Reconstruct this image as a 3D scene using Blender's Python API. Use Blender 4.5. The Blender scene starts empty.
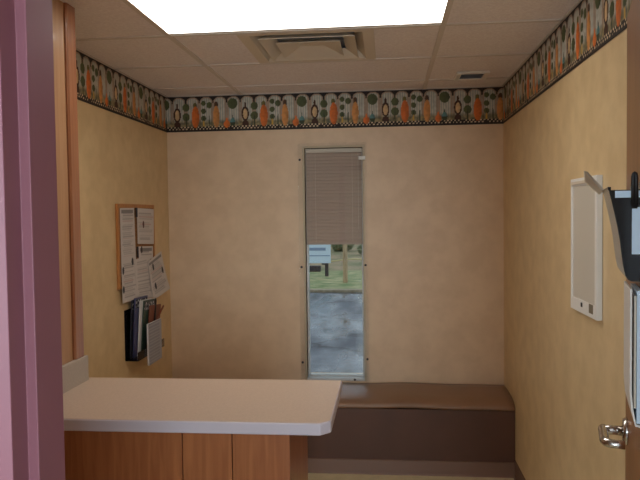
import bpy, bmesh, math, random
from mathutils import Vector, Matrix, noise
random.seed(7)
S = bpy.context.scene
COL = S.collection
PI = math.pi

# ------------------------------------------------------------------ camera
FPX, YAW, PITCH, ROLL = 672.4, 0.0998, 0.0378, 0.0133
f = Vector((-math.sin(YAW)*math.cos(PITCH), math.cos(YAW)*math.cos(PITCH), -math.sin(PITCH)))
r = f.cross(Vector((0, 0, 1))).normalized(); u = r.cross(f)
r2 = math.cos(ROLL)*r - math.sin(ROLL)*u
u2 = math.sin(ROLL)*r + math.cos(ROLL)*u
cd = bpy.data.cameras.new('camera'); cd.sensor_width = 36.0; cd.lens = FPX/640*36.0; cd.clip_start = 0.02
cam = bpy.data.objects.new('camera', cd); COL.objects.link(cam)
m3 = Matrix((r2, u2, -f)).transposed()
cam.matrix_world = Matrix.Translation((0, 0, 1.6)) @ m3.to_4x4()
S.camera = cam
S.cycles.diffuse_bounces = 8; S.cycles.max_bounces = 12; S.cycles.transparent_max_bounces = 16

# ------------------------------------------------------------------ view, world
vs = S.view_settings
S.display_settings.display_device = 'sRGB'
vs.view_transform = 'Standard'; vs.look = 'None'; vs.gamma = 1.0; vs.use_curve_mapping = False
vs.exposure = 0.15
LAMP_ROOM = 4.5          # emission of the room's ceiling lamp
FILL_HALL = 3.2          # emission of the fill lamp added behind the camera, out of view
SKY = 1.0
W = bpy.data.worlds.new('overcast_sky'); S.world = W; W.use_nodes = True
nt = W.node_tree; bg = nt.nodes['Background']
tc = nt.nodes.new('ShaderNodeTexCoord'); sep = nt.nodes.new('ShaderNodeSeparateXYZ')
cr = nt.nodes.new('ShaderNodeValToRGB')
nt.links.new(tc.outputs['Generated'], sep.inputs[0]); nt.links.new(sep.outputs['Z'], cr.inputs[0])
cr.color_ramp.elements[0].color = (.62, .70, .80, 1); cr.color_ramp.elements[1].color = (.75, .85, 1, 1)
nt.links.new(cr.outputs[0], bg.inputs[0]); bg.inputs[1].default_value = SKY

DAY_LEFT, DAY_RIGHT = 130, 110     # daylight coming in through the two big windows of the hall
for nm, lx, lw, en in (('daylight_hall_window_left', -2.35, 1.3, DAY_LEFT), ('daylight_hall_window_right', .65, 1.5, DAY_RIGHT)):
    al = bpy.data.lights.new(nm, 'AREA'); al.shape = 'RECTANGLE'; al.size = lw; al.size_y = 1.8; al.energy = en; al.color = (.80, .89, 1)
    ao = bpy.data.objects.new(nm, al); ao.location = (lx, -2.9, 1.3); ao.rotation_euler = (PI/2, 0, 0); COL.objects.link(ao)

# ------------------------------------------------------------------ materials
def srgb(r, g, b):
    def c(x):
        x /= 255.0
        return x/12.92 if x <= .04045 else ((x+.055)/1.055)**2.4
    return (c(r), c(g), c(b), 1)

def mat(name, col, rough=.6, metal=0, col2=None, scale=8, detail=4, bump=0, bscale=40, stretch=None, spec=.5, coat=0, emit=None, estr=0, contrast=(.35, .65)):
    m = bpy.data.materials.new(name); m.use_nodes = True
    n = m.node_tree.nodes; l = m.node_tree.links; p = n['Principled BSDF']
    p.inputs['Base Color'].default_value = col; p.inputs['Roughness'].default_value = rough
    p.inputs['Metallic'].default_value = metal; p.inputs['Specular IOR Level'].default_value = spec
    p.inputs['Coat Weight'].default_value = coat; p.inputs['Coat Roughness'].default_value = .12
    if emit: p.inputs['Emission Color'].default_value = emit; p.inputs['Emission Strength'].default_value = estr
    tcn = n.new('ShaderNodeTexCoord'); mp = n.new('ShaderNodeMapping'); l.new(tcn.outputs['Object'], mp.inputs[0])
    if stretch: mp.inputs['Scale'].default_value = stretch
    if col2:
        t = n.new('ShaderNodeTexNoise'); t.inputs['Scale'].default_value = scale; t.inputs['Detail'].default_value = detail
        l.new(mp.outputs[0], t.inputs['Vector'])
        c = n.new('ShaderNodeValToRGB'); c.color_ramp.elements[0].position = contrast[0]; c.color_ramp.elements[1].position = contrast[1]
        c.color_ramp.elements[0].color = col; c.color_ramp.elements[1].color = col2
        l.new(t.outputs['Fac'], c.inputs[0]); l.new(c.outputs[0], p.inputs['Base Color'])
    if bump:
        t = n.new('ShaderNodeTexNoise'); t.inputs['Scale'].default_value = bscale; t.inputs['Detail'].default_value = 3
        l.new(mp.outputs[0], t.inputs['Vector'])
        b = n.new('ShaderNodeBump'); b.inputs['Strength'].default_value = bump; b.inputs['Distance'].default_value = .01
        l.new(t.outputs['Fac'], b.inputs['Height']); l.new(b.outputs[0], p.inputs['Normal'])
    return m

def mat_vc(name, rough=.6, spec=.4):
    m = bpy.data.materials.new(name); m.use_nodes = True
    n = m.node_tree.nodes; l = m.node_tree.links; p = n['Principled BSDF']
    a = n.new('ShaderNodeVertexColor'); a.layer_name = 'print'
    l.new(a.outputs[0], p.inputs['Base Color']); p.inputs['Roughness'].default_value = rough
    p.inputs['Specular IOR Level'].default_value = spec
    return m

def mat_clear(name, rough=.03, tint=(1, 1, 1, 1), refl=.5):
    m = bpy.data.materials.new(name); m.use_nodes = True
    n = m.node_tree.nodes; l = m.node_tree.links; n.remove(n['Principled BSDF'])
    o = n['Material Output']; tr = n.new('ShaderNodeBsdfTransparent'); tr.inputs[0].default_value = tint
    g = n.new('ShaderNodeBsdfGlossy'); g.inputs['Roughness'].default_value = rough
    fr = n.new('ShaderNodeFresnel'); fr.inputs[0].default_value = 1.45
    mx = n.new('ShaderNodeMixShader'); l.new(fr.outputs[0], mx.inputs[0]); l.new(tr.outputs[0], mx.inputs[1]); l.new(g.outputs[0], mx.inputs[2])
    l.new(mx.outputs[0], o.inputs[0]); return m

M = {}
M['paper_back'] = mat('wallpaper_daylit_tint', srgb(216, 187, 154), .42, col2=srgb(225, 197, 164), scale=9, detail=10, bump=.05, bscale=60, contrast=(.36, .64))  # same paper as the side walls; the daylight on it is put into the tint
M['paper_side'] = mat('wallpaper_shaded_tint', srgb(210, 181, 135), .45, col2=srgb(221, 193, 147), scale=9, detail=10, bump=.05, bscale=60, contrast=(.36, .64))  # same paper as the back wall; yellower tint paints in the weaker daylight
M['plaster'] = mat('plaster', srgb(200, 190, 170), .8, bump=.05)
M['tile'] = mat('ceiling_tile', srgb(242, 234, 232), .9, col2=srgb(230, 220, 219), scale=90, bump=.25, bscale=220)
M['tee'] = mat('ceiling_grid_paint', srgb(214, 204, 196), .5)
M['floor'] = mat('vinyl_floor', srgb(214, 198, 160), .4, col2=srgb(200, 184, 148), scale=14, bump=.02)
M['carpet'] = mat('hall_floor', srgb(150, 135, 130), .8, col2=srgb(130, 118, 112), scale=60)
M['brown'] = mat('brown_vinyl_upholstery', srgb(136, 102, 77), .36, col2=srgb(127, 94, 70), scale=4, bump=.12, bscale=180)
M['brown_panel'] = mat('dark_brown_panel', srgb(90, 58, 44), .5, col2=srgb(82, 53, 40), scale=5)
M['cove'] = mat('brown_rubber_base', srgb(118, 88, 72), .45)
M['counter'] = mat('counter_laminate', srgb(208, 186, 168), .4, col2=srgb(200, 178, 160), scale=160, detail=2)
M['splash'] = mat('splash_laminate', srgb(188, 178, 168), .4, col2=srgb(180, 170, 160), scale=160, detail=2)
M['counter_edge'] = mat('counter_edge_laminate', srgb(206, 196, 204), .35)
M['mauve'] = mat('mauve_enamel', srgb(142, 92, 103), .42, bump=.03, bscale=25, stretch=(1, 1, .2), coat=0, spec=.35)
M['white'] = mat('white_enamel', srgb(232, 228, 222), .35)
M['offwhite'] = mat('cream_enamel', srgb(214, 200, 180), .4)
M['casing'] = mat('casing_paint', srgb(206, 184, 152), .5)
M['alu'] = mat('aluminium', srgb(190, 180, 165), .35, metal=.6)
M['chrome'] = mat('satin_chrome', srgb(200, 196, 192), .22, metal=1)
M['black'] = mat('black_plastic', srgb(16, 16, 22), .14, spec=.35)
M['blackmat'] = mat('black_rubber', srgb(24, 22, 24), .5)
M['panel'] = mat('milky_plastic', srgb(206, 198, 184), .3)
M['label'] = mat('grey_label', srgb(122, 110, 90), .5)
M['cork'] = mat('cork', srgb(170, 120, 75), .9, col2=srgb(120, 80, 45), scale=120, bump=.2, bscale=200)
M['cloth'] = mat('blind_fabric', srgb(188, 166, 150), .8)
M['manila'] = mat('manila_card', srgb(228, 208, 176), .7)
M['print'] = mat_vc('printed_paper')
M['border'] = mat_vc('printed_wallpaper_border', .6)
M['clear'] = mat_clear('clear_acrylic')
M['glass'] = mat_clear('window_glass', .01, (.93, .97, .96, 1))
M['smoke'] = mat_clear('smoked_acrylic', .05, (.72, .70, .68, 1))
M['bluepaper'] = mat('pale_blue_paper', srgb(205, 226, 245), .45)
M['vent_in'] = mat('duct_metal', srgb(150, 154, 168), .5)
M['wood_post'] = mat('weathered_post', srgb(196, 168, 130), .8, col2=srgb(160, 130, 95), scale=12, stretch=(4, 4, .5))
M['rail'] = mat('yellow_rope', srgb(206, 184, 132), .6)
M['sign'] = mat('painted_sign', srgb(212, 226, 240), .5)
M['signband'] = mat('blue_sign_band', srgb(130, 150, 180), .5)
M['stone'] = mat('dark_timber', srgb(70, 62, 66), .8, col2=srgb(50, 44, 48), scale=20)
M['kerb'] = mat('concrete', srgb(165, 150, 125), .9, col2=srgb(140, 125, 100), scale=14)
M['grass'] = mat('lawn', srgb(100, 122, 66), .9, col2=srgb(168, 162, 118), scale=3.5, detail=6, bump=.6, bscale=30)
M['field'] = mat('rough_field', srgb(112, 112, 76), .95, col2=srgb(160, 138, 108), scale=.9, detail=7, bump=.6, bscale=14)
M['leafm'] = mat('shrub_leaves', srgb(78, 92, 60), .8, col2=srgb(128, 132, 96), scale=9, detail=6, bump=.8, bscale=18)
M['bark'] = mat('bark', srgb(90, 72, 58), .9)
M['blue'] = mat('blue_cover', srgb(70, 70, 110), .4); M['navy'] = mat('dark_cover', srgb(40, 40, 52), .4)
M['grey'] = mat('grey_cover', srgb(178, 174, 178), .5, col2=srgb(160, 158, 164), scale=18)
M['rust'] = mat('rust_cover', srgb(120, 62, 40), .5); M['pagew'] = mat('page_edges', srgb(222, 220, 222), .7)
M['greenc'] = mat('green_cover', srgb(44, 70, 60), .4)
M['diffuser'] = mat('lamp_diffuser', (1, 1, 1, 1), .5, emit=(1, .95, .86, 1), estr=LAMP_ROOM)
M['fill_diffuser_hall'] = mat('hall_fill_diffuser', (1, 1, 1, 1), .5, emit=(.88, .92, 1, 1), estr=FILL_HALL)

def mat_wood(name, c1, c2, rough=.35, coat=.4, vert=True, sc=6):
    m = bpy.data.materials.new(name); m.use_nodes = True
    n = m.node_tree.nodes; l = m.node_tree.links; p = n['Principled BSDF']
    tcn = n.new('ShaderNodeTexCoord'); mp = n.new('ShaderNodeMapping'); l.new(tcn.outputs['Object'], mp.inputs[0])
    mp.inputs['Scale'].default_value = (9, 9, .55) if vert else (.5, 9, 9)
    t = n.new('ShaderNodeTexNoise'); t.inputs['Scale'].default_value = sc; t.inputs['Detail'].default_value = 7; t.inputs['Distortion'].default_value = .8
    l.new(mp.outputs[0], t.inputs['Vector'])
    c = n.new('ShaderNodeValToRGB'); c.color_ramp.elements[0].position = .36; c.color_ramp.elements[1].position = .66
    c.color_ramp.elements[0].color = c1; c.color_ramp.elements[1].color = c2
    l.new(t.outputs['Fac'], c.inputs[0]); l.new(c.outputs[0], p.inputs['Base Color'])
    p.inputs['Roughness'].default_value = rough; p.inputs['Coat Weight'].default_value = coat; p.inputs['Coat Roughness'].default_value = .1
    return m
M['oak'] = mat_wood('honey_oak_laminate', srgb(150, 88, 50), srgb(170, 105, 62))
M['oakdoor'] = mat_wood('oak_door_veneer', srgb(140, 92, 54), srgb(158, 106, 66), rough=.42, coat=.15)
M['oaktrim'] = mat_wood('oak_trim', srgb(150, 94, 62), srgb(168, 112, 78), rough=.3, coat=.8)
M['oakboard'] = mat_wood('oak_board_frame', srgb(176, 116, 62), srgb(190, 130, 76), rough=.5, coat=0)
M['oakpanel'] = mat_wood('oak_panel', srgb(176, 132, 96), srgb(188, 146, 110), rough=.35, coat=.4)

def mat_asphalt():
    m = mat('wet_asphalt', srgb(72, 75, 82), .3, col2=srgb(104, 107, 114), scale=1.2, detail=8)
    n = m.node_tree.nodes; l = m.node_tree.links; p = n['Principled BSDF']
    tcn = n.new('ShaderNodeTexCoord')
    t = n.new('ShaderNodeTexNoise'); t.inputs['Scale'].default_value = .8; t.inputs['Detail'].default_value = 6
    mp = n.new('ShaderNodeMapping'); mp.inputs['Scale'].default_value = (1.9, .55, 1)
    l.new(tcn.outputs['Object'], mp.inputs[0]); l.new(mp.outputs[0], t.inputs['Vector'])
    c = n.new('ShaderNodeMapRange'); c.inputs[1].default_value = .4; c.inputs[2].default_value = .62; c.inputs[3].default_value = .1; c.inputs[4].default_value = .6
    l.new(t.outputs['Fac'], c.inputs[0]); l.new(c.outputs[0], p.inputs['Roughness'])
    v = n.new('ShaderNodeTexVoronoi'); v.feature = 'DISTANCE_TO_EDGE'; v.inputs['Scale'].default_value = .8
    t2 = n.new('ShaderNodeTexNoise'); t2.inputs['Scale'].default_value = 3; t2.inputs['Detail'].default_value = 4
    l.new(tcn.outputs['Object'], t2.inputs['Vector'])
    ad = n.new('ShaderNodeVectorMath'); ad.operation = 'MULTIPLY_ADD'; ad.inputs[1].default_value = (.6, .6, .6)
    l.new(t2.outputs['Color'], ad.inputs[0]); l.new(tcn.outputs['Object'], ad.inputs[2]); l.new(ad.outputs[0], v.inputs['Vector'])
    cc = n.new('ShaderNodeMapRange'); cc.inputs[1].default_value = 0; cc.inputs[2].default_value = .06; cc.inputs[3].default_value = .12; cc.inputs[4].default_value = 1
    l.new(v.outputs['Distance'], cc.inputs[0])
    src = p.inputs['Base Color'].links[0].from_socket
    mx = n.new('ShaderNodeMixRGB'); mx.blend_type = 'MULTIPLY'; mx.inputs[0].default_value = 1
    l.new(src, mx.inputs[1]); l.new(cc.outputs[0], mx.inputs[2]); l.new(mx.outputs[0], p.inputs['Base Color'])
    b = n.new('ShaderNodeBump'); b.inputs['Strength'].default_value = .45; b.inputs['Distance'].default_value = .02
    t3 = n.new('ShaderNodeTexNoise'); t3.inputs['Scale'].default_value = 7; t3.inputs['Detail'].default_value = 6
    l.new(tcn.outputs['Object'], t3.inputs['Vector']); l.new(t3.outputs['Fac'], b.inputs['Height']); l.new(b.outputs[0], p.inputs['Normal'])
    return m
M['asphalt'] = mat_asphalt()

# ------------------------------------------------------------------ helpers
def link(name, bm, m, parent=None, smooth=False, bevel=0, seg=2):
    me = bpy.data.meshes.new(name); bmesh.ops.recalc_face_normals(bm, faces=bm.faces[:]); bm.to_mesh(me); bm.free()
    o = bpy.data.objects.new(name, me); COL.objects.link(o); me.materials.append(m)
    if smooth:
        for p in me.polygons: p.use_smooth = True
    if bevel:
        b = o.modifiers.new('bevel', 'BEVEL'); b.width = bevel; b.segments = seg; b.limit_method = 'ANGLE'
        for p in me.polygons: p.use_smooth = True
        w = o.modifiers.new('wn', 'WEIGHTED_NORMAL'); w.keep_sharp = True
    if parent:
        o.parent = parent
        o.matrix_parent_inverse = parent.matrix_basis.inverted() if parent.type == 'MESH' and False else Matrix()
    return o

def box(bm, x0, x1, y0, y1, z0, z1):
    vs_ = [bm.verts.new(p) for p in [(x0, y0, z0), (x1, y0, z0), (x1, y1, z0), (x0, y1, z0), (x0, y0, z1), (x1, y0, z1), (x1, y1, z1), (x0, y1, z1)]]
    for q in [(0, 1, 2, 3), (4, 5, 6, 7), (0, 1, 5, 4), (1, 2, 6, 5), (2, 3, 7, 6), (3, 0, 4, 7)]:
        bm.faces.new([vs_[i] for i in q])
    return bm

def hexa(bm, pts):
    v = [bm.verts.new(p) for p in pts]
    for q in [(0, 1, 2, 3), (4, 5, 6, 7), (0, 1, 5, 4), (1, 2, 6, 5), (2, 3, 7, 6), (3, 0, 4, 7)]:
        bm.faces.new([v[i] for i in q])

def prism(bm, outline, d):
    """outline: list of 3D points (planar), d: extrusion vector"""
    a = [bm.verts.new(p) for p in outline]; b = [bm.verts.new(Vector(p)+Vector(d)) for p in outline]
    bm.faces.new(a); bm.faces.new(b[::-1]); k = len(a)
    for i in range(k): bm.faces.new([a[i], a[(i+1) % k], b[(i+1) % k], b[i]])
    return bm

def tube(bm, pts, rad, n=12, closed=False):
    pts = [Vector(p) for p in pts]; rings = []
    rads = rad if isinstance(rad, (list, tuple)) else [rad]*len(pts)
    prev = None
    for i, p in enumerate(pts):
        t = (pts[min(i+1, len(pts)-1)] - pts[max(i-1, 0)]).normalized()
        a = prev if prev is not None else (Vector((0, 0, 1)) if abs(t.z) < .9 else Vector((1, 0, 0)))
        s = t.cross(a).normalized(); w = s.cross(t).normalized(); prev = w
        rings.append([bm.verts.new(p + rads[i]*(math.cos(2*PI*k/n)*s + math.sin(2*PI*k/n)*w)) for k in range(n)])
    for i in range(len(rings)-1):
        for k in range(n):
            bm.faces.new([rings[i][k], rings[i][(k+1) % n], rings[i+1][(k+1) % n], rings[i+1][k]])
    bm.faces.new(rings[0][::-1]); bm.faces.new(rings[-1])
    return bm

def tag(o, label=None, cat=None, group=None, kind=None):
    if label: o['label'] = label
    if cat: o['category'] = cat
    if group: o['group'] = group
    if kind: o['kind'] = kind
    return o

def empty(name, loc=(0, 0, 0), rz=0):
    o = bpy.data.objects.new(name, None); o.location = loc; o.rotation_euler = (0, 0, rz); o.empty_display_size = .05
    COL.objects.link(o); return o

def struct(name, bm, m, **k):
    o = link(name, bm, m, **k); o['kind'] = 'structure'; return o

def B(*a): return box(bmesh.new(), *a)

def grid_print(name, org, du, dv, w, h, cell, fn, m, parent=None, thick=None):
    """a printed sheet: cells of ink colour, org = lower-left corner, du/dv unit vectors"""
    nu = max(2, int(round(w/cell))); nv = max(2, int(round(h/cell)))
    org = Vector(org); du = Vector(du); dv = Vector(dv)
    verts = [org + du*(w*i/nu) + dv*(h*j/nv) for j in range(nv+1) for i in range(nu+1)]
    faces = [(j*(nu+1)+i, j*(nu+1)+i+1, (j+1)*(nu+1)+i+1, (j+1)*(nu+1)+i) for j in range(nv) for i in range(nu)]
    me = bpy.data.meshes.new(name); me.from_pydata([tuple(v) for v in verts], [], faces)
    at = me.color_attributes.new('print', 'FLOAT_COLOR', 'POINT')
    buf = []
    for j in range(nv+1):
        for i in range(nu+1):
            buf.extend(fn(w*i/nu, h*j/nv))
    at.data.foreach_set('color', buf)
    me.materials.append(m)
    o = bpy.data.objects.new(name, me); COL.objects.link(o)
    if thick:
        s = o.modifiers.new('solid', 'SOLIDIFY'); s.thickness = thick; s.offset = 0
    if parent: o.parent = parent
    return o

# ------------------------------------------------------------------ room dimensions
XL, XR, YB, ZC = -1.492, .7585, 4.495, 2.417
YN0, YN1 = .865, 1.005                 # near wall (doorway wall)
DX0, DX1 = -.515, .42                 # doorway opening
ZO = -.10                             # ground outside
WX0, WX1, WZ0, WZ1 = -.548, -.160, .493, 2.045
PX = -1.215; PY = 2.56                # wall stub beside the counter

# structure -----------------------------------------------------------
struct('floor', B(-1.8, 1.1, YN0, YB+.2, -.1, 0), M['floor'])
struct('floor_hall', B(-3.2, 2.6, -2.6, YN0, -.1, 0), M['carpet'])
bm = bmesh.new()
box(bm, XL-.15, WX0, YB, YB+.16, 0, ZC+.2); box(bm, WX1, XR+.15, YB, YB+.16, 0, ZC+.2)
box(bm, WX0, WX1, YB, YB+.16, 0, WZ0); box(bm, WX0, WX1, YB, YB+.16, WZ1, ZC+.2)
struct('wall_back', bm, M['paper_back'])
struct('wall_left', B(XL-.15, XL, YN1, YB, 0, ZC+.2), M['paper_side'])
struct('wall_right', B(XR, XR+.15, YN1, YB, 0, ZC+.2), M['paper_side'])
bm = bmesh.new()
box(bm, -3.2, DX0-.03, YN0+.01, YN1-.01, 0, ZC+.2); box(bm, DX1+.03, 2.6, YN0+.01, YN1-.01, 0, ZC+.2); box(bm, DX0-.03, DX1+.03, YN0+.01, YN1-.01, 2.16, ZC+.2)
struct('wall_front', bm, M['plaster'])
bm = bmesh.new()
box(bm, -3.35, -3.2, -2.75, YN1-.01, 0, ZC+.2); struct('wall_hall_left', bm, M['plaster'])
struct('wall_hall_right', B(2.6, 2.75, -2.75, YN1-.01, 0, ZC+.2), M['plaster'])
bm = bmesh.new(); box(bm, -3.2, -3.0, -2.75, -2.6, 0, ZC+.2); box(bm, -1.7, -.1, -2.75, -2.6, 0, ZC+.2); box(bm, 1.4, 2.6, -2.75, -2.6, 0, ZC+.2)
for q in ((-3.0, -1.7), (-.1, 1.4)): box(bm, *q, -2.75, -2.6, 0, .4); box(bm, *q, -2.75, -2.6, 2.2, ZC+.2)
struct('wall_hall_back', bm, M['plaster'])
for k, (a0, a1) in enumerate(((-3.0, -1.7), (-.1, 1.4))):
    hw = empty('window_%d' % (k+2), ((a0+a1)/2, -2.7, 0)); hw['kind'] = 'structure'; h_ = (a1-a0)/2
    bm = bmesh.new(); box(bm, -h_, -h_+.05, -.03, .03, .4, 2.2); box(bm, h_-.05, h_, -.03, .03, .4, 2.2); box(bm, -h_+.05, h_-.05, -.03, .03, .4, .45); box(bm, -h_+.05, h_-.05, -.03, .03, 2.15, 2.2)
    link('window_frame', bm, M['white'], hw)
    link('pane', B(-h_+.05, h_-.05, -.004, .004, .45, 2.15), M['glass'], hw)

struct('ceiling_hall', B(-3.2, 2.6, -2.6, YN0+.01, ZC, ZC+.1), M['tile'])

# stub wall at the left end of the counter
struct('wall_partition', B(XL, PX, YN1, PY-.02, 0, ZC), M['oakpanel'])
pl_ = [(PX-.06, PY-.085), (PX+.006, PY-.085), (PX+.012, PY-.078)] + [(PX+.012-.018+.018*math.cos(k*PI/12), PY-.018+.018*math.sin(k*PI/12)) for k in range(7)] + [(PX-.06, PY)]
struct('trim_partition', prism(bmesh.new(), [(x, y, 1.0515) for x, y in pl_], (0, 0, ZC-1.052)), M['oaktrim'])

# ceiling: tiles are one surface, grid of tees below it, hole left for lamp and diffuser
GX, GY = -.970, 2.989
def ceil_cells():
    bm = bmesh.new()
    xs = [XL, GX, GX+1.22, XR]; ys = [YN1-.01]
    y = GY-.61*3
    while y < YB: ys.append(y) if y > YN1 else None; y += .61
    ys.append(YB)
    for i in range(len(xs)-1):
        for j in range(len(ys)-1):
            x0, x1, y0, y1 = xs[i], xs[i+1], ys[j], ys[j+1]
            if i == 1 and abs(y1-GY) < .01: continue
            if i == 1 and abs(y0-GY) < .01:
                box(bm, x0+.004, -.669, y0+.004, y1-.004, ZC, ZC+.016); box(bm, -.051, x1-.004, y0+.004, y1-.004, ZC, ZC+.016); continue
            box(bm, x0+.004, x1-.004, y0+.004, y1-.004, ZC, ZC+.016)
    box(bm, XL, XR, YN1-.01, YB, ZC+.12, ZC+.18)
    return bm, xs, ys
bm, xs, ys = ceil_cells()
struct('ceiling', bm, M['tile'])
bm = bmesh.new()
for x in (GX, GX+1.22): box(bm, x-.012, x+.012, YN1, YB, ZC-.006, ZC+.02)
for y in ys[1:-1]:
    box(bm, XL, GX-.012, y-.012, y+.012, ZC-.005, ZC+.02); box(bm, GX+.012, GX+1.208, y-.012, y+.012, ZC-.005, ZC+.02); box(bm, GX+1.232, XR, y-.012, y+.012, ZC-.005, ZC+.02)
box(bm, XL, XL+.014, PY, YB, ZC-.005, ZC+.015); box(bm, XR-.014, XR, YN1, YB, ZC-.005, ZC+.015); box(bm, XL, XR, YB-.014, YB, ZC-.005, ZC+.015)
struct('trim_ceiling_grid', bm, M['tee'])

# wallpaper border ------------------------------------------------------
def lerp(a, b, t): return tuple(a[i]+(b[i]-a[i])*t for i in range(3))
def C(r, g, b): return srgb(r, g, b)[:3]
BLK = C(38, 28, 22); GREY = C(216, 208, 192); GR2 = C(158, 166, 158); BEI = C(176, 150, 128)
GRN = C(88, 96, 58); GRN2 = C(58, 66, 44); ORG = C(226, 118, 46); PEAR = C(222, 152, 84); CRM = C(226, 190, 140); DBR = C(66, 36, 20); OCH = C(150, 132, 84)
def ell(uu, v, cu, cv, ru, rv, P=457):
    d = (uu-cu + P/2) % P - P/2
    return (d/ru)**2 + ((v-cv)/rv)**2, d/ru
def border_col(x, z, H=.243, off=0.0):
    P = 457.0; uu = ((x+off)*1000*457/471) % P; v = (H - z)*1000*(220/243.)      # v from the top, 0..220
    nz = noise.noise(Vector((x*60, z*60, 1.3)))
    c = BLK
    k = 91.4; a = (uu - 13) % k; a = a if a < k/2 else a-k             # distance from arch centre
    inside = abs(a) < 41 and v > 8 + (42 - math.sqrt(max(0, 42*42-a*a)))*.75
    if inside:
        edge = abs(a) > 33 or v < 15 + (36 - math.sqrt(max(0, 36*36-a*a)))*.75
        c = BEI if edge else lerp(GREY, GR2, .5+.5*math.sin(a*.42))
    if v > 45 and not inside: c = lerp(BEI, GR2, .3)
    if v > 140: c = lerp(c, lerp(OCH, GRN2, .4+.9*nz), min(1, (v-140)/25)*.85)
    c = lerp(c, BLK, .08+.2*nz if nz > -.4 else 0)
    def shade(col, s): return lerp(col, BLK, max(0, min(.5, .16+.28*s+.25*nz)))
    # garden ornaments
    e, s = ell(uu, v, 0, 62, 7, 18);  c = DBR if e < 1 else c
    e, s = ell(uu, v, 0, 115, 25, 44); c = DBR if e < 1 else c
    e, s = ell(uu, v, 0, 117, 15, 31); c = shade(CRM, s*.4) if e < 1 else c
    e, s = ell(uu, v, 0, 178, 22, 24); c = DBR if e < 1 else c
    for (cu, cv, rr) in [(60, 70, 24), (60, 128, 25), (178, 46, 16), (178, 94, 17), (178, 138, 17), (217, 58, 19), (373, 52, 33)]:
        e, s = ell(uu, v, cu, cv, rr, rr)
        if e < 1: c = shade(GRN, s*.8)
    for cu in (60, 178, 217, 373):
        e, s = ell(uu, v, cu, 160, 4, 40)
        if e < 1: c = GRN2
    e, s = ell(uu, v, 373, 165, 17, 26); c = shade(C(96, 140, 140), s) if e < 1 and v < 165 else (GRN2 if e < 1 else c)
    e, s = ell(uu, v, 121, 58, 13, 18); c = shade(C(120, 110, 60), s) if e < 1 else c
    e, s = ell(uu, v, 123, 130, 26, 66); c = shade(ORG, s*.9) if e < 1 else c
    e, s = ell(uu, v, 263, 56, 13, 20); c = shade(C(90, 62, 40), s) if e < 1 else c
    e, s = ell(uu, v, 263, 130, 22, 66); c = shade(PEAR, s*.9) if e < 1 else c
    e, s = ell(uu, v, 333, 176, 20, 22); c = shade(ORG, s) if e < 1 else c
    e, s = ell(uu, v, 333, 150, 6, 14); c = ORG if e < 1 else c
    e, s = ell(uu, v, 178, 172, 6, 22); c = C(200, 160, 70) if e < 1 else c
    if v > 188:
        e1, _ = ell(uu, v, 123, 130, 26, 66); e2, _ = ell(uu, v, 333, 176, 20, 22); e3, _ = ell(uu, v, 263, 130, 22, 66)
        if min(e1, e2, e3) > 1:
            row = int((v-188)/10); fu = (uu + 11.4*(row % 2)) % 22.85; fv = (v-188) % 10
            c = lerp(CRM, GREY, .4) if (fu < 9.5 and fv < 7.5 and nz > -.3) else BLK
    if v > 208 or v < 7: c = BLK
    return (*c, 1)
ZBD = ZC-.243
def bo(name, org, du, w, off):
    o = grid_print(name, org, du, (0, 0, 1), w, .241, .004, lambda a, b: border_col(a, b, .241, off), M['border']); o['kind'] = 'structure'
bo('trim_border_back', (XL, YB-.002, ZBD), (1, 0, 0), XR-XL, .395)
bo('trim_border_left', (XL+.002, PY-.03, ZBD), (0, 1, 0), YB-PY+.03, .314)
bo('trim_border_right', (XR-.002, YB, ZBD), (0, -1, 0), YB-YN1, .29)

# baseboards
def cove(name, p0, p1, nrm, m=None):
    p0 = Vector(p0); p1 = Vector(p1); n = Vector(nrm)
    prof = [(0, 0), (.016, 0), (.012, .008), (.006, .02), (.005, .096), (.002, .1), (0, .1)]
    bm = prism(bmesh.new(), [p0 + n*a + Vector((0, 0, b)) for a, b in prof], p1-p0)
    struct(name, bm, m or M['cove'])
cove('baseboard_right', (XR, 1.05, 0), (XR, 4.12, 0), (-1, 0, 0))
cove('baseboard_left', (XL, PY, 0), (XL, 4.12, 0), (1, 0, 0))

# ------------------------------------------------------------------ mauve metal door frame (doorway the camera stands in)
# jamb profile in plan, left side: (x measured into the opening, y)
def jamb(sx, x0):
    bm = bmesh.new(); R_ = lambda a, y: (x0 + sx*a, y, 0)
    prof = [(-.05, YN0), (0, YN0), (0, .905), (.016, .905), (.016, .982), (0, .982), (0, YN1), (-.05, YN1), (-.05, YN1-.012), (-.012, YN1-.012), (-.012, YN0+.012), (-.05, YN0+.012)]
    prism(bm, [R_(a, y) for a, y in prof], (0, 0, 2.19)); return bm
t = empty('door_frame', (0, 0, 0)); t['kind'] = 'structure'
link('jamb', jamb(1, DX0), M['mauve'], t, bevel=.0015); link('jamb', jamb(-1, DX1), M['mauve'], t, bevel=.0015)
bm = bmesh.new(); pr = [(-.05, YN0), (0, YN0), (0, .905), (.016, .905), (.016, .982), (0, .982), (0, YN1), (-.05, YN1)]
prism(bm, [(DX0, y, 2.14-a) for a, y in pr], (DX1-DX0, 0, 0)); link('head', bm, M['mauve'], t, bevel=.0015)

# ------------------------------------------------------------------ open oak door at the right
H = Vector((DX1+.0, 1.03, 0)); DD = Vector((.2516, .9678, 0)).normalized(); DN = Vector((-DD.y, DD.x, 0)); DL = .90
ang = math.atan2(DD.y, DD.x)
dr = empty('door_1', (H.x, H.y, 0), ang); dr['kind'] = 'structure'    # local x along the leaf, local +y = visible face
link('leaf', B(.004, DL, -.044, 0, .012, 2.12), M['oakdoor'], dr, bevel=.002)
bm = bmesh.new()
for z in (.25, 1.05, 1.9): tube(bm, [(0, -.0, z-.05), (0, -.0, z+.05)], .007)
link('hinge', bm, M['chrome'], dr)
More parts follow.
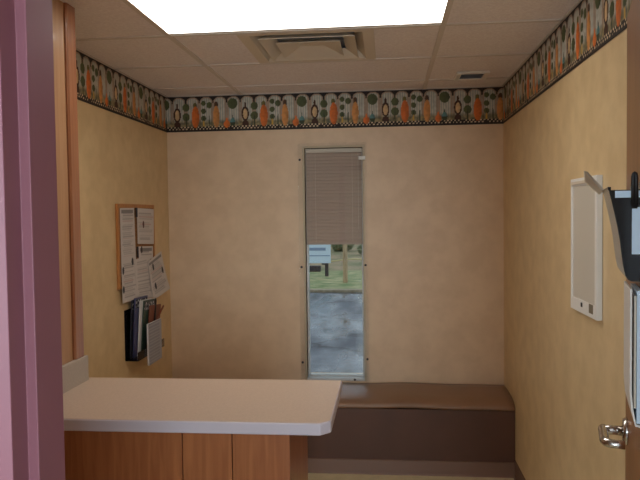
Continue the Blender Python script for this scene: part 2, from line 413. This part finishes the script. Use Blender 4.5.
# lever
SP, LZ = .84, 1.012
lv = link('door_handle', tube(bmesh.new(), [(SP, 0, LZ), (SP, .002, LZ), (SP, .010, LZ), (SP, .0115, LZ)], [.036, .036, .034, .030], 28), M['chrome'], dr, smooth=True)
link('neck', tube(bmesh.new(), [(SP, .010, LZ), (SP, .062, LZ)], .0125, 16), M['chrome'], lv, smooth=True)
bm = bmesh.new()
pts = [(SP+.008, .058, LZ)] + [(SP - .012*k, .060, LZ - .001*k*0) for k in range(0, 9)] + [(SP-.108, .055, LZ), (SP-.116, .045, LZ), (SP-.118, .030, LZ), (SP-.118, .014, LZ)]
tube(bm, pts, [.0125]*2+[.012]*9+[.011]*(len(pts)-11), 14)
link('lever', bm, M['chrome'], lv, smooth=True)
link('lock_cylinder', tube(bmesh.new(), [(SP, .06, LZ), (SP, .067, LZ), (SP, .068, LZ)], [.0095, .009, .005], 14), M['chrome'], lv, smooth=True)

# white wall holder with paper on the door, below the black pocket
sl = empty('document_holder', (H.x, H.y, 0), ang); tag(sl, 'white holder with a stack of pale paper on the oak door, under the black pocket', 'document holder')
QS0, QS1 = .45, .62
bm = bmesh.new(); prism(bm, [(QS0, y, z) for y, z in [(.021, 1.435), (.025, 1.435), (.025, 1.215), (.022, 1.175), (.014, 1.142), (.0005, 1.138), (.0005, 1.142), (.012, 1.146), (.018, 1.178), (.021, 1.215)]], (QS1-QS0, 0, 0))
link('front_shell', bm, M['white'], sl)
link('paper_stack', B(QS0+.002, QS1-.002, .001, .0115, 1.148, 1.43), M['bluepaper'], sl)
link('divider', B(QS0+.002, QS1-.002, .0125, .017, 1.18, 1.42), M['panel'], sl)

# black wall-file pocket on the door
pk = empty('file_pocket', (H.x, H.y, 0), ang); tag(pk, 'glossy black plastic file pocket hung on the open oak door at right', 'file holder')
outer = [(.0, 1.445), (.018, 1.4455), (.025, 1.449), (.030, 1.458), (.0345, 1.478), (.038, 1.505), (.0415, 1.535), (.0465, 1.565), (.053, 1.597), (.0585, 1.622), (.064, 1.645)]
inner = [(max(.0, y-.0035), z+(.0035 if i < 4 else 0)) for i, (y, z) in enumerate(outer)]
S0, S1 = .50, .75
link('front_shell', prism(bmesh.new(), [(S0+.004, y+.0006, z) for y, z in outer+inner[::-1]], (S1-S0-.008, 0, 0)), M['black'], pk)
link('back_plate', B(S0+.004, S1-.004, .0006, .003, 1.45, 1.66), M['black'], pk)
for s in (S0, S1-.004):
    link('side_panel', prism(bmesh.new(), [(s, y+.0006, z) for y, z in outer] + [(s, .0006, 1.645)], (.004, 0, 0)), M['black'], pk, bevel=.0008)
link('rim', prism(bmesh.new(), [(S0, .060, 1.645), (S0, .066, 1.645), (S0, .067, 1.652), (S0, .060, 1.652)], (S1-S0, 0, 0)), M['black'], pk, bevel=.001)
o = link('label', B(S0-.0012, S0-.0002, .001, .052, 1.628, 1.643), M['bluepaper'], pk); o['label'] = 'pale strip along the top of the pocket side'  # thin pale strip on the near side panel, below the rim
# paper tag hung from a black loop on the side of the pocket
tg = empty('clip_tag', (H.x, H.y, 0), ang); tag(tg, 'pale blue tag hanging from a black loop on the side of the file pocket', 'tag')
bm = bmesh.new(); cy, hw_ = .0135, .0032; ss = S0-.006
pts = [(ss, cy-hw_, 1.610)] + [(ss, cy-hw_*math.cos(k*PI/8), 1.668+.012*math.sin(k*PI/8)) for k in range(9)] + [(ss, cy+hw_, 1.610)]
tube(bm, pts, .0042, 10); box(bm, ss-.002, ss+.002, cy-hw_-.002, cy+hw_+.002, 1.604, 1.622)
link('loop', bm, M['blackmat'], tg, smooth=True)
link('card', B(S0-.004, S0-.0025, -.008+.009, .0185, 1.505, 1.607), M['bluepaper'], tg)
# manila flap sticking out of pocket
fl = empty('paper_flap', (0, 0, 0)); tag(fl, 'folded cream card sticking out past the left corner of the black file pocket', 'card')
bm = bmesh.new()
A = [Vector((.503, 1.79, 1.703)), Vector((.505, 1.79, 1.676)), Vector((.554, 1.835, 1.643)), Vector((.565, 1.84, 1.652))]
prism(bm, A, (.003, .0, .0)); link('card', bm, M['manila'], fl)
bm = bmesh.new()
A2 = [Vector((.503, 1.79, 1.703)), Vector((.514, 1.80, 1.701)), Vector((.570, 1.84, 1.653)), Vector((.564, 1.84, 1.650))]
prism(bm, A2, (.0015, -.003, .0)); link('fold', bm, M['offwhite'], fl)

# ------------------------------------------------------------------ film light box on right wall
lb = empty('light_box', (XR, 2.63, 1.2)); tag(lb, 'white framed shallow light box mounted on the right wall', 'light box')
LY0, LY1, LZ0, LZ1 = 2.462-2.63, 2.800-2.63, 1.210-1.2, 1.727-1.2
bm = bmesh.new(); fx0, fx1 = -.022, -.001
box(bm, fx0, fx1, LY0, LY0+.024, LZ0, LZ1); box(bm, fx0, fx1, LY1-.020, LY1, LZ0, LZ1)
box(bm, fx0, fx1, LY0+.024, LY1-.020, LZ0, LZ0+.05); box(bm, fx0, fx1, LY0+.024, LY1-.020, LZ1-.030, LZ1)
lfr = link('frame', bm, M['white'], lb, bevel=.002)
link('viewing_panel', B(-.018, -.002, LY0+.024, LY1-.020, LZ0+.05, LZ1-.030), M['panel'], lb)
link('film_clip', B(-.028, -.0221, LY0+.03, LY1-.02, LZ1-.024, LZ1-.012), M['offwhite'], lb, bevel=.001)
link('switch', B(-.025, -.0221, 2.633-2.63, 2.648-2.63, .035, .051), M['blackmat'], lfr)
o = link('label', B(-.0228, -.0221, 2.500-2.63, 2.550-2.63, .026, .060), M['label'], lfr); o['label'] = 'small grey label'

# ------------------------------------------------------------------ bench
bn = empty('bench', ((XL+XR)/2, 4.3, 0)); tag(bn, 'long brown vinyl built-in bench along the back wall under the window', 'bench')
ox, oy = -(XL+XR)/2, -4.3
prof = [(4.485, .39), (4.485, .468), (4.40, .472), (4.30, .470), (4.20, .464), (4.15, .454), (4.118, .442), (4.098, .428), (4.094, .416), (4.098, .406), (4.14, .400)]
bm = bmesh.new(); n = 48; rings = []
for i in range(n+1):
    x = XL+.003 + (XR-XL-.006)*i/n
    dz = .004*math.sin(x*5.2+1) + .002*math.sin(x*13)
    rings.append([bm.verts.new((x+ox, y+oy, z+(dz if .4 < z else dz*.3))) for y, z in prof])
k = len(prof)
for i in range(n):
    for j in range(k): bm.faces.new([rings[i][j], rings[i][(j+1) % k], rings[i+1][(j+1) % k], rings[i+1][j]])
bm.faces.new(rings[0]); bm.faces.new(rings[-1][::-1])
link('seat', bm, M['brown'], bn, smooth=True)
link('front_panel', B(XL+.003+ox, XR-.003+ox, 4.104+oy, 4.13+oy, .085, .402), M['brown_panel'], bn)
bm = prism(bmesh.new(), [(XL+.003+ox, y+oy, z) for y, z in [(4.1035, .0), (4.082, 0), (4.088, .012), (4.096, .085), (4.1035, .088)]], (XR-XL-.006, 0, 0))
link('base_strip', bm, M['cove'], bn)

# ------------------------------------------------------------------ counter and cabinet
def rounded_top(x0, x1, y0, y1, z0, z1, rc, inset=0):
    pts = [(x0, y0+inset)]
    for i in (0, 1, 5, 6):
        a = -PI/2 + (PI/2)*i/6; pts.append((x1-rc+rc*math.cos(a)-inset*(i > 0), y0+rc+rc*math.sin(a)+inset))
    pts += [(x1-inset, y1), (x0, y1)]
    return prism(bmesh.new(), [(x, y, z0) for x, y in pts], (0, 0, z1-z0))
CX, CY = -.70, 2.33
ct = empty('countertop', (CX, CY, .91)); tag(ct, 'pale beige laminate countertop with rounded corner projecting over oak cabinet', 'countertop')
CZ = .95
bm = rounded_top(PX+.002-CX, -.181-CX, 2.055-CY, 2.602-CY, .0015, CZ-.91, .042)
o = link('slab', bm, M['counter_edge'], ct, bevel=.005, seg=3)
bm = rounded_top(PX+.002-CX, -.181-.004-CX, 2.055+.005-CY, 2.602-CY, CZ-.91, CZ-.91+.0012, .040)
link('laminate_top', bm, M['counter'], ct)
link('backsplash', B(PX+.001-CX, PX+.020-CX, 2.055-CY, 2.566-CY, CZ-.91+.001, CZ-.91+.100), M['splash'], ct, bevel=.002)
cb = empty('base_cabinet', (-.76, 2.33, 0)); tag(cb, 'honey oak base cabinet with flat doors under the pale countertop', 'cabinet')
a, b_ = -.76, 2.33
bm = bmesh.new(); box(bm, PX+.002-a, -.315-a, 2.108-b_, 2.555-b_, .1, .910); box(bm, PX+.002-a, -.33-a, 2.17-b_, 2.54-b_, .0, .1)
link('body', bm, M['oak'], cb)
def door(x0, x1, z0=.11, z1=.905):
    return link('door', B(x0-a, x1-a, 2.09-b_, 2.107-b_, z0, z1), M['oak'], cb, bevel=.0012)
door(PX+.004, -.667); door(-.664, -.503)
link('end_panel', B(-.500-a, -.315-a, 2.09-b_, 2.107-b_, .0, .910), M['oak'], cb, bevel=.0012)

# ------------------------------------------------------------------ window
wn = empty('window_1', (0, YB, 0)); wn['kind'] = 'structure'
bm = bmesh.new(); fy0, fy1 = .055, .11
fw = .012
box(bm, WX0, WX0+fw, fy0, fy1, WZ0, WZ1); box(bm, WX1-fw, WX1, fy0, fy1, WZ0, WZ1); box(bm, WX0+fw, WX1-fw, fy0, fy1, WZ1-fw, WZ1); box(bm, WX0+fw, WX1-fw, fy0, fy1, WZ0, WZ0+.008)
link('window_frame', bm, M['white'], wn, bevel=.002)
link('pane', B(WX0+fw, WX1-fw, .08, .086, WZ0+.008, WZ1-fw), M['glass'], wn)
bm = bmesh.new()
g = .014
box(bm, WX0-g, WX0, -.004, .05, WZ0-g, WZ1+g); box(bm, WX1, WX1+g, -.004, .05, WZ0-g, WZ1+g); box(bm, WX0, WX1, -.004, .05, WZ1, WZ1+g); link('casing', bm, M['casing'], wn, bevel=.002)
link('sill', B(WX0, WX1, -.004, .05, WZ0-g, WZ0+.002), M['white'], wn, bevel=.002)
# blind
bl = empty('window_blind', (0, YB+.03, 0)); tag(bl, 'beige slatted blind lowered over the upper half of the narrow window', 'blind')
link('headrail', B(WX0+.004, WX1-.004, -.014, .014, WZ1-.030, WZ1-.003), M['offwhite'], bl, bevel=.002)
bm = bmesh.new(); z = WZ1-.042; ZB = 1.405
while z > ZB+.012:
    pts = [(WX0+.006, -.004, z-.013), (WX0+.006, -.0055, z-.004), (WX0+.006, -.002, z+.006), (WX0+.006, .004, z+.013), (WX0+.006, .005, z+.013), (WX0+.006, -.001, z+.006), (WX0+.006, -.0045, z-.004), (WX0+.006, -.003, z-.013)]
    prism(bm, pts, (WX1-WX0-.012, 0, 0)); z -= .0225
link('slats', bm, M['cloth'], bl)
link('bottom_rail', B(WX0+.005, WX1-.005, -.010, .010, ZB-.008, ZB+.012), M['cloth'], bl, bevel=.002)
bm = bmesh.new()
for x in (WX0+.07, WX1-.07): tube(bm, [(x, -.008, WZ1-.03), (x, -.008, ZB)], .0009, 6)
link('ladder_cord', bm, M['offwhite'], bl)
link('pull_cord', tube(bmesh.new(), [(WX1-.03, -.013, WZ1-.03), (WX1-.03, -.013, 1.5)], .0013, 6), M['offwhite'], bl)
# clear storm panel screwed over window
sp = empty('acrylic_panel', (0, YB-.008, 0)); tag(sp, 'clear acrylic sheet screwed to the wall over the narrow window', 'panel')
link('sheet', B(-.590, -.130, -.002, .002, .480, 2.075), M['clear'], sp)
for x, z in [(-.579, 1.968), (-.576, 1.248), (-.578, .601), (-.146, 1.259), (-.140, .626), (-.226, .4865)]:
    link('screw', tube(bmesh.new(), [(x, .006, z), (x, -.002, z), (x, -.006, z), (x, -.007, z)], [.004, .008, .007, .003], 10), M['stone'], sp, smooth=True)
link('corner_clip', B(-.185, -.140, -.010, -.0025, 1.96, 1.985), M['white'], sp, bevel=.002)

# ------------------------------------------------------------------ ceiling lamp, diffuser vent, small grille
lp = empty('ceiling_light', (GX+.61, GY-.305, ZC)); tag(lp, 'bright rectangular fluorescent light panel set in the tiled ceiling', 'light')
link('diffuser', B(-.600, .600, -.291, .262, -.0035, -.002), M['diffuser'], lp)
bm = bmesh.new()
for q in [(-.600, -.590, -.295, .295), (.590, .600, -.295, .295), (-.590, .590, -.295, -.285), (-.590, .590, .262, .295)]: box(bm, *q, -.0015, .06)
link('frame', bm, M['tee'], lp)
link('housing', B(-.59, .59, -.29, .29, .062, .11), M['white'], lp)
hl = empty('hall_fill_light', (0, -1.1, ZC)); tag(hl, 'unseen fill light added on the corridor ceiling behind the doorway', 'light')  # unseen lamp, added to give soft fill from behind the camera
link('diffuser', B(-.6, .6, -.6, .6, -.006, -.001), M['fill_diffuser_hall'], hl)
bm = bmesh.new()
for q in [(-.62, -.6, -.62, .62), (.6, .62, -.62, .62), (-.6, .6, -.62, -.6), (-.6, .6, .6, .62)]: box(bm, *q, -.01, -.001)
link('frame', bm, M['tee'], hl)

vt = empty('air_diffuser', (-.360, GY+.305, ZC)); tag(vt, 'square stepped louvre air diffuser in the ceiling behind the light panel', 'vent')
def ring(bm, h0, z0, h1, z1, t=.003):
    """square cone ring between half-size h0 at z0 and h1 at z1"""
    def sq(h, z): return [(-h, -h, z), (h, -h, z), (h, h, z), (-h, h, z)]
    a0, a1 = sq(h0, z0), sq(h1, z1); b0, b1 = sq(h0, z0+t), sq(h1, z1+t)
    A0 = [bm.verts.new(p) for p in a0]; A1 = [bm.verts.new(p) for p in a1]; B0 = [bm.verts.new(p) for p in b0]; B1 = [bm.verts.new(p) for p in b1]
    for i in range(4):
        j = (i+1) % 4
        bm.faces.new([A0[i], A0[j], A1[j], A1[i]]); bm.faces.new([B0[i], B1[i], B1[j], B0[j]])
        bm.faces.new([A0[i], B0[i], B0[j], A0[j]]); bm.faces.new([A1[i], A1[j], B1[j], B1[i]])
bm = bmesh.new(); ring(bm, .309, -.004, .258, -.004); ring(bm, .258, -.004, .215, .035); link('outer_frame', bm, M['offwhite'], vt)
for h0, h1, zz in [(.222, .160, -.012)]:
    bm = bmesh.new(); ring(bm, h0, zz, h1, zz+.038); link('louvre_ring', bm, M['offwhite'], vt)
bm = bmesh.new(); ring(bm, .150, -.014, .060, .020); box(bm, -.062, .062, -.062, .062, .020, .023); link('centre_plate', bm, M['offwhite'], vt)
bm = bmesh.new(); box(bm, -.285, .285, -.285, .285, .055, .06); link('duct_box', bm, M['vent_in'], vt)

gr = empty('ceiling_grille', (.505, 4.078, ZC)); tag(gr, 'small rectangular ceiling grille near the right back corner', 'vent')
bm = bmesh.new()
for q in [(-.095, .095, -.10, -.075), (-.095, .095, .075, .10), (-.095, -.065, -.075, .075), (.065, .095, -.075, .075)]: box(bm, *q, -.016, -.001)
link('frame', bm, M['white'], gr, bevel=.004)
bm = bmesh.new()
for i in range(7):
    y = -.066+i*.022; hexa(bm, [(-.065, y-.008, -.013), (.065, y-.008, -.013), (.065, y-.006, -.013), (-.065, y-.006, -.013), (-.065, y+.006, -.003), (.065, y+.006, -.003), (.065, y+.008, -.003), (-.065, y+.008, -.003)])
link('slats', bm, M['vent_in'], gr)
link('back_plate', B(-.066, .066, -.076, .076, -.0025, -.0005), M['vent_in'], gr)

# ------------------------------------------------------------------ bulletin board on left wall
bb = empty('bulletin_board', (XL, 3.86, 1.12)); tag(bb, 'small cork bulletin board in a thin oak frame on the left wall', 'bulletin board')
by0, by1, bz0, bz1 = 3.580-3.86, 4.165-3.86, 1.20-1.12, 1.675-1.12
link('cork_sheet', B(.001, .012, by0+.018, by1-.018, bz0+.018, bz1-.018), M['cork'], bb)
bm = bmesh.new()
box(bm, .001, .016, by0, by0+.022, bz0, bz1); box(bm, .001, .016, by1-.022, by1, bz0, bz1); box(bm, .001, .016, by0+.022, by1-.022, bz0, bz0+.022); box(bm, .001, .016, by0+.022, by1-.022, bz1-.022, bz1)
link('frame', bm, M['oakboard'], bb, bevel=.001)

def page(seed, style, W_, H_):
    R = random.Random(seed)
    lines = []
    y = .03
    while y < H_-.02:
        lines.append((y, R.random() < .82, .02+R.random()*.02, W_-.015-R.random()*.25*W_, R.choice([.5, .35, .6]))); y += .011 if style != 'big' else .016
    marks = {'icons': [(.10, .14), (.11, .34), (.75, .42)], 'people': [(.25, .30), (.85, .55), (.30, .78)], 'big': [(.2, .75)], 'photo': [(.35, .55)], 'text': []}[style]
    base = C(206, 198, 194); ink = C(92, 88, 92); red = C(170, 110, 100)
    def fn(x, z):
        c = base
        for (ly, on, x0, x1, k_) in lines:
            if on and abs(z-ly) < .0032 and x0 < x < x1: c = lerp(base, red if int(ly*1000) % 9 == 0 else ink, k_*(0.7+.3*math.sin(x*900)))
        if style in ('people', 'big', 'icons') and z > H_-.03 and .02 < x < W_-.02 and z < H_-.012: c = lerp(base, ink, .75)
        for mx_, mz_ in marks:
            if ((x-mx_*W_)/.014)**2 + ((z-mz_*H_)/.022)**2 < 1: c = C(50, 48, 54) if style != 'photo' else C(96, 60, 56)
        return (*c, 1)
    return fn
def sheet(name, quad, off, style, seed, label, curl=0.0, group='papers pinned to the bulletin board'):
    """quad: (y,z) corners TL, TR, BR, BL on the left wall"""
    TL, TR, BR, BL = quad; w = abs(TR[0]-TL[0]); h = abs(TL[1]-BL[1]); fn = page(seed, style, w, h)
    nu = int(w/.004); nv = int(h/.004); cy = (TL[0]+BR[0])/2; cz = (TL[1]+BR[1])/2
    verts = []; cols = []
    for j in range(nv+1):
        for i in range(nu+1):
            s, t_ = i/nu, j/nv
            y = (BL[0]*(1-s)+BR[0]*s)*(1-t_) + (TL[0]*(1-s)+TR[0]*s)*t_
            z = (BL[1]*(1-s)+BR[1]*s)*(1-t_) + (TL[1]*(1-s)+TR[1]*s)*t_
            verts.append((XL+off + curl*(1-t_)**2*(.4+.6*s) + .0008*math.sin(s*5+seed), y, z)); cols.extend(fn(s*w, t_*h))
    vv = [(v[0]-XL-off, v[1]-cy, v[2]-cz) for v in verts]
    me = bpy.data.meshes.new(name); me.from_pydata(vv, [], [(j*(nu+1)+i, j*(nu+1)+i+1, (j+1)*(nu+1)+i+1, (j+1)*(nu+1)+i) for j in range(nv) for i in range(nu)])
    at = me.color_attributes.new('print', 'FLOAT_COLOR', 'POINT'); at.data.foreach_set('color', cols); me.materials.append(M['print'])
    for p_ in me.polygons: p_.use_smooth = True
    o = bpy.data.objects.new(name, me); COL.objects.link(o); o.location = (XL+off, cy, cz)
    sm = o.modifiers.new('s', 'SOLIDIFY'); sm.thickness = .0006
    tag(o, label, 'paper', group); return o
sheet('notice_sheet', [(3.604, 1.651), (3.812, 1.653), (3.825, 1.118), (3.605, 1.118)], .0185, 'icons', 3, 'long narrow white notice at the left side of the bulletin board', .006)
sheet('notice_sheet', [(3.859, 1.653), (4.150, 1.649), (4.137, 1.427), (3.862, 1.440)], .0185, 'photo', 5, 'white printed notice at the top right of the bulletin board')
sheet('note_card', [(3.866, 1.425), (4.112, 1.415), (4.107, 1.335), (3.867, 1.345)], .0205, 'big', 8, 'small white card below the upper right notice on the bulletin board')
sheet('notice_sheet', [(3.785, 1.352), (4.048, 1.360), (4.067, 1.098), (3.815, 1.112)], .024, 'text', 11, 'white printed sheet hanging at the bottom centre of the bulletin board', .008)
sheet('notice_sheet', [(3.983, 1.324), (4.243, 1.377), (4.344, 1.120), (4.056, 1.080)], .030, 'people', 13, 'tilted white sheet with dark figures hanging off the lower right of the bulletin board', .02)
for (y, z0, z1, lab) in [(3.842, 1.60, 1.655, 'small dark metal clip at the top centre of the bulletin board'), (3.845, 1.36, 1.425, 'small dark metal clip beside the note card on the bulletin board')]:
    c = link('paper_clip', B(-.001, .005, -.010, .010, -(z1-z0)/2, (z1-z0)/2), M['stone'], None, bevel=.001); c.location = (XL+.0205, y, (z0+z1)/2); tag(c, lab, 'clip')

# brochure rack and its booklets
rk = empty('brochure_rack', (XL, 3.95, .80)); tag(rk, 'smoked clear wall rack of booklets below the bulletin board', 'rack')
ry0, ry1 = 3.67-3.95, 4.12-3.95
link('back_plate', B(.001, .004, ry0, ry1, -.02, .27), M['smoke'], rk)
bm = bmesh.new(); box(bm, .004, .075, ry0, ry1, -.02, -.016); link('tray_floor', bm, M['smoke'], rk)
link('front_lip', B(.075, .078, ry0, ry1, -.02, .03), M['smoke'], rk)
def booklet(y0, w, x, z0, h, tilt, m, label, thick=.006, lean=.0):
    t = empty('booklet', (XL+x, y0, z0)); t.rotation_euler = (tilt, lean, 0); tag(t, label, 'booklet', None)
    cv = link('cover', bm_cover(w, h, thick), m, t, bevel=.0008)
    link('pages', B(.001, thick-.001, .001, w-.002, .001, h-.0015), M['pagew'], t)
    if m in (M['navy'], M['greenc'], M['blue']):
        grid_print('title_print', (thick+.0004, .006, h-.06), (0, 1, 0), (0, 0, 1), w-.012, .05, .004, titlefn(y0*10), M['print'], cv)
    return t
def titlefn(seed):
    R = random.Random(seed)
    def fn(x, z):
        c = C(30, 32, 44)
        if .0 < z < .05 and noise.noise(Vector((x*95+seed, z*60, seed))) > .12: c = C(196, 196, 200)
        elif z < -1: c = C(60, 60, 90)
        return (*c, 1)
    return fn
def bm_cover(w, h, th):
    bm = bmesh.new(); box(bm, th-.0009, th, 0, w, 0, h); box(bm, 0, .0009, 0, w, 0, h); box(bm, .0009, th-.0009, -.0006, .0006, 0, h); return bm
booklet(3.72, .19, .007, .786, .335, -.04, M['navy'], 'dark booklet leaning at the left end of the wall rack', .007, .03)
booklet(3.735, .20, .019, .786, .345, -.03, M['blue'], 'blue covered booklet standing tall at the back of the wall rack', .008, .04)
booklet(3.775, .20, .031, .786, .325, -.04, M['pagew'], 'white spined booklet in the middle of the wall rack', .008, .05)
booklet(3.80, .21, .043, .786, .322, -.06, M['greenc'], 'dark green booklet in front of the white spined one', .006, .05)
booklet(3.86, .20, .054, .786, .285, -.08, M['rust'], 'rust coloured booklet behind the grey pad in the wall rack', .005, .06)
# printed grey pad hanging at the front
def padfn(x, z):
    c = C(170, 168, 174)
    if int(z*1000/9) % 2 == 0 and .012 < x < .19: c = C(148, 146, 154)
    return (*c, 1)
t = empty('note_pad', (XL+.081, 3.805, .725)); tag(t, 'grey printed pad in front of the booklets in the wall rack', 'note pad')
link('pages', B(0, .010, 0, .225, 0, .245), M['pagew'], t, bevel=.001)
grid_print('cover_sheet', (.0108, 0, 0), (0, 1, 0), (0, 0, 1), .225, .245, .004, padfn, M['print'], t, .0008)
# marker pens sticking out of the rack
for (y, z, tx, lab, mm) in [(4.06, 1.00, 1.1, 'brown pencil poking out at the right of the wall rack', 'rust'), (3.97, 1.02, .25, 'black pen standing among the booklets of the wall rack', 'blackmat')]:
    o = link('pen', tube(bmesh.new(), [(0, 0, -.07), (0, 0, .07), (0, 0, .085)], [.006, .006, .002], 10), M[mm], None, smooth=True)
    o.location = (XL+.075, y, z); o.rotation_euler = (-tx, 0, 0); tag(o, lab, 'pen')

# ------------------------------------------------------------------ outdoors
def gnd(name, bm, m): return struct(name, bm, m)
gnd('ground_asphalt', B(-14, 14, YB+.161, 14.55, ZO-1.8-.1, ZO), M['asphalt'])
bm = bmesh.new(); box(bm, -14, 14, 14.55, 14.85, ZO-.1, ZO+.05); gnd('ground_kerb', bm, M['kerb'])
gnd('ground_lawn', B(-14, 14, 14.85, 19.9, ZO-.1, ZO+.03), M['grass'])
bm = bmesh.new(); hexa(bm, [(-30, 19.9, ZO-.1), (30, 19.9, ZO-.1), (30, 60, ZO-.1), (-30, 60, ZO-.1), (-30, 19.9, ZO+.02), (30, 19.9, ZO+.02), (30, 60, 1.6), (-30, 60, 1.6)])
gnd('ground_field', bm, M['field'])
sg = empty('sign_board', (-1.9, 18, ZO+.03)); tag(sg, 'pale blue and white sign board on a short dark post on the lawn', 'sign')
g0 = ZO+.03
link('board', B(-.62, .38, -.02, .02, .36, 1.05), M['sign'], sg, bevel=.005)
link('band', B(-.60, .36, -.025, -.0205, .55, .575), M['signband'], sg)
link('band', B(-.40, .25, -.025, -.0205, .70, .78), M['signband'], sg)
for x in (-.45, .22): link('post', B(x, x+.09, -.03+.055, .03+.055, 0, .95), M['stone'], sg)
link('crossbar', B(.14, .32, -.04, -.021, .32, .36), M['stone'], sg)
po = link('fence_post', B(-.055, .055, -.055, .055, 0, 2.4), M['wood_post'], None, bevel=.01); po.location = (-1.03, 16.4, ZO+.03); tag(po, 'pale wooden post standing in the grass beyond the parking lot', 'post')
rp = link('rope', tube(bmesh.new(), [(-4.5+.25*i, 0, .04*math.cos(i*.9)) for i in range(32)], .018, 8), M['rail'], None, smooth=True); rp.location = (0, 20.1, .22); tag(rp, 'yellow barrier rope running behind the wooden post', 'rope')
for x, lab in ((-2.9, 'short stake holding the yellow rope, left of the wooden post'), (-.35, 'short stake holding the yellow rope, right of the wooden post')):
    q = link('stake', tube(bmesh.new(), [(0, 0, 0), (0, 0, .42)], .025, 8), M['wood_post'], None); q.location = (x, 20.155, ZO+.03); tag(q, lab, 'stake')
pl = link('timber_edging', B(-1.2, .3, -.1, .1, 0, .17), M['stone'], None, bevel=.02); pl.location = (-2.25, 19.6, ZO+.03); tag(pl, 'dark low timber edging in the grass below the sign', 'edging')
def shrub(x, y, rr, hh, seed, label):
    bm = bmesh.new(); bmesh.ops.create_icosphere(bm, subdivisions=5, radius=1)
    for v in bm.verts:
        d = 1 + .28*noise.noise(v.co*2.2+Vector((seed, 0, 0))) + .2*noise.noise(v.co*6+Vector((0, seed, 0))) + .1*noise.noise(v.co*16)
        v.co = Vector((v.co.x*rr*d, v.co.y*rr*.8*d, hh*.55+v.co.z*hh*.5*d))
    e = empty('shrub', (x, y, ZO + max(0, (y-19.9)*.0405)))
    link('foliage', bm, M['leafm'], e, smooth=True)
    link('stem', tube(bmesh.new(), [(0, 0, -.05), (.03, 0, hh*.5)], .06, 8), M['bark'], e)
    tag(e, label, 'shrub'); return e
for i, (x, y, rr, hh, lab) in enumerate([
    (-3.0, 32, 1.0, 1.7, 'broad green shrub in the field behind the sign board'),
    (-1.75, 26, .42, .65, 'low small shrub in the field between sign board and wooden post'),
    (-.3, 30, .95, 1.9, 'large green shrub in the field just right of the wooden post'),
    (2.3, 33, 1.2, 2.1, 'large shrub at the far right end of the field'),
    (-.72, 24.5, .35, .42, 'knee-high shrub in the field, the one nearest the yellow rope')]):
    shrub(x, y, rr, hh, i*3.7, lab)
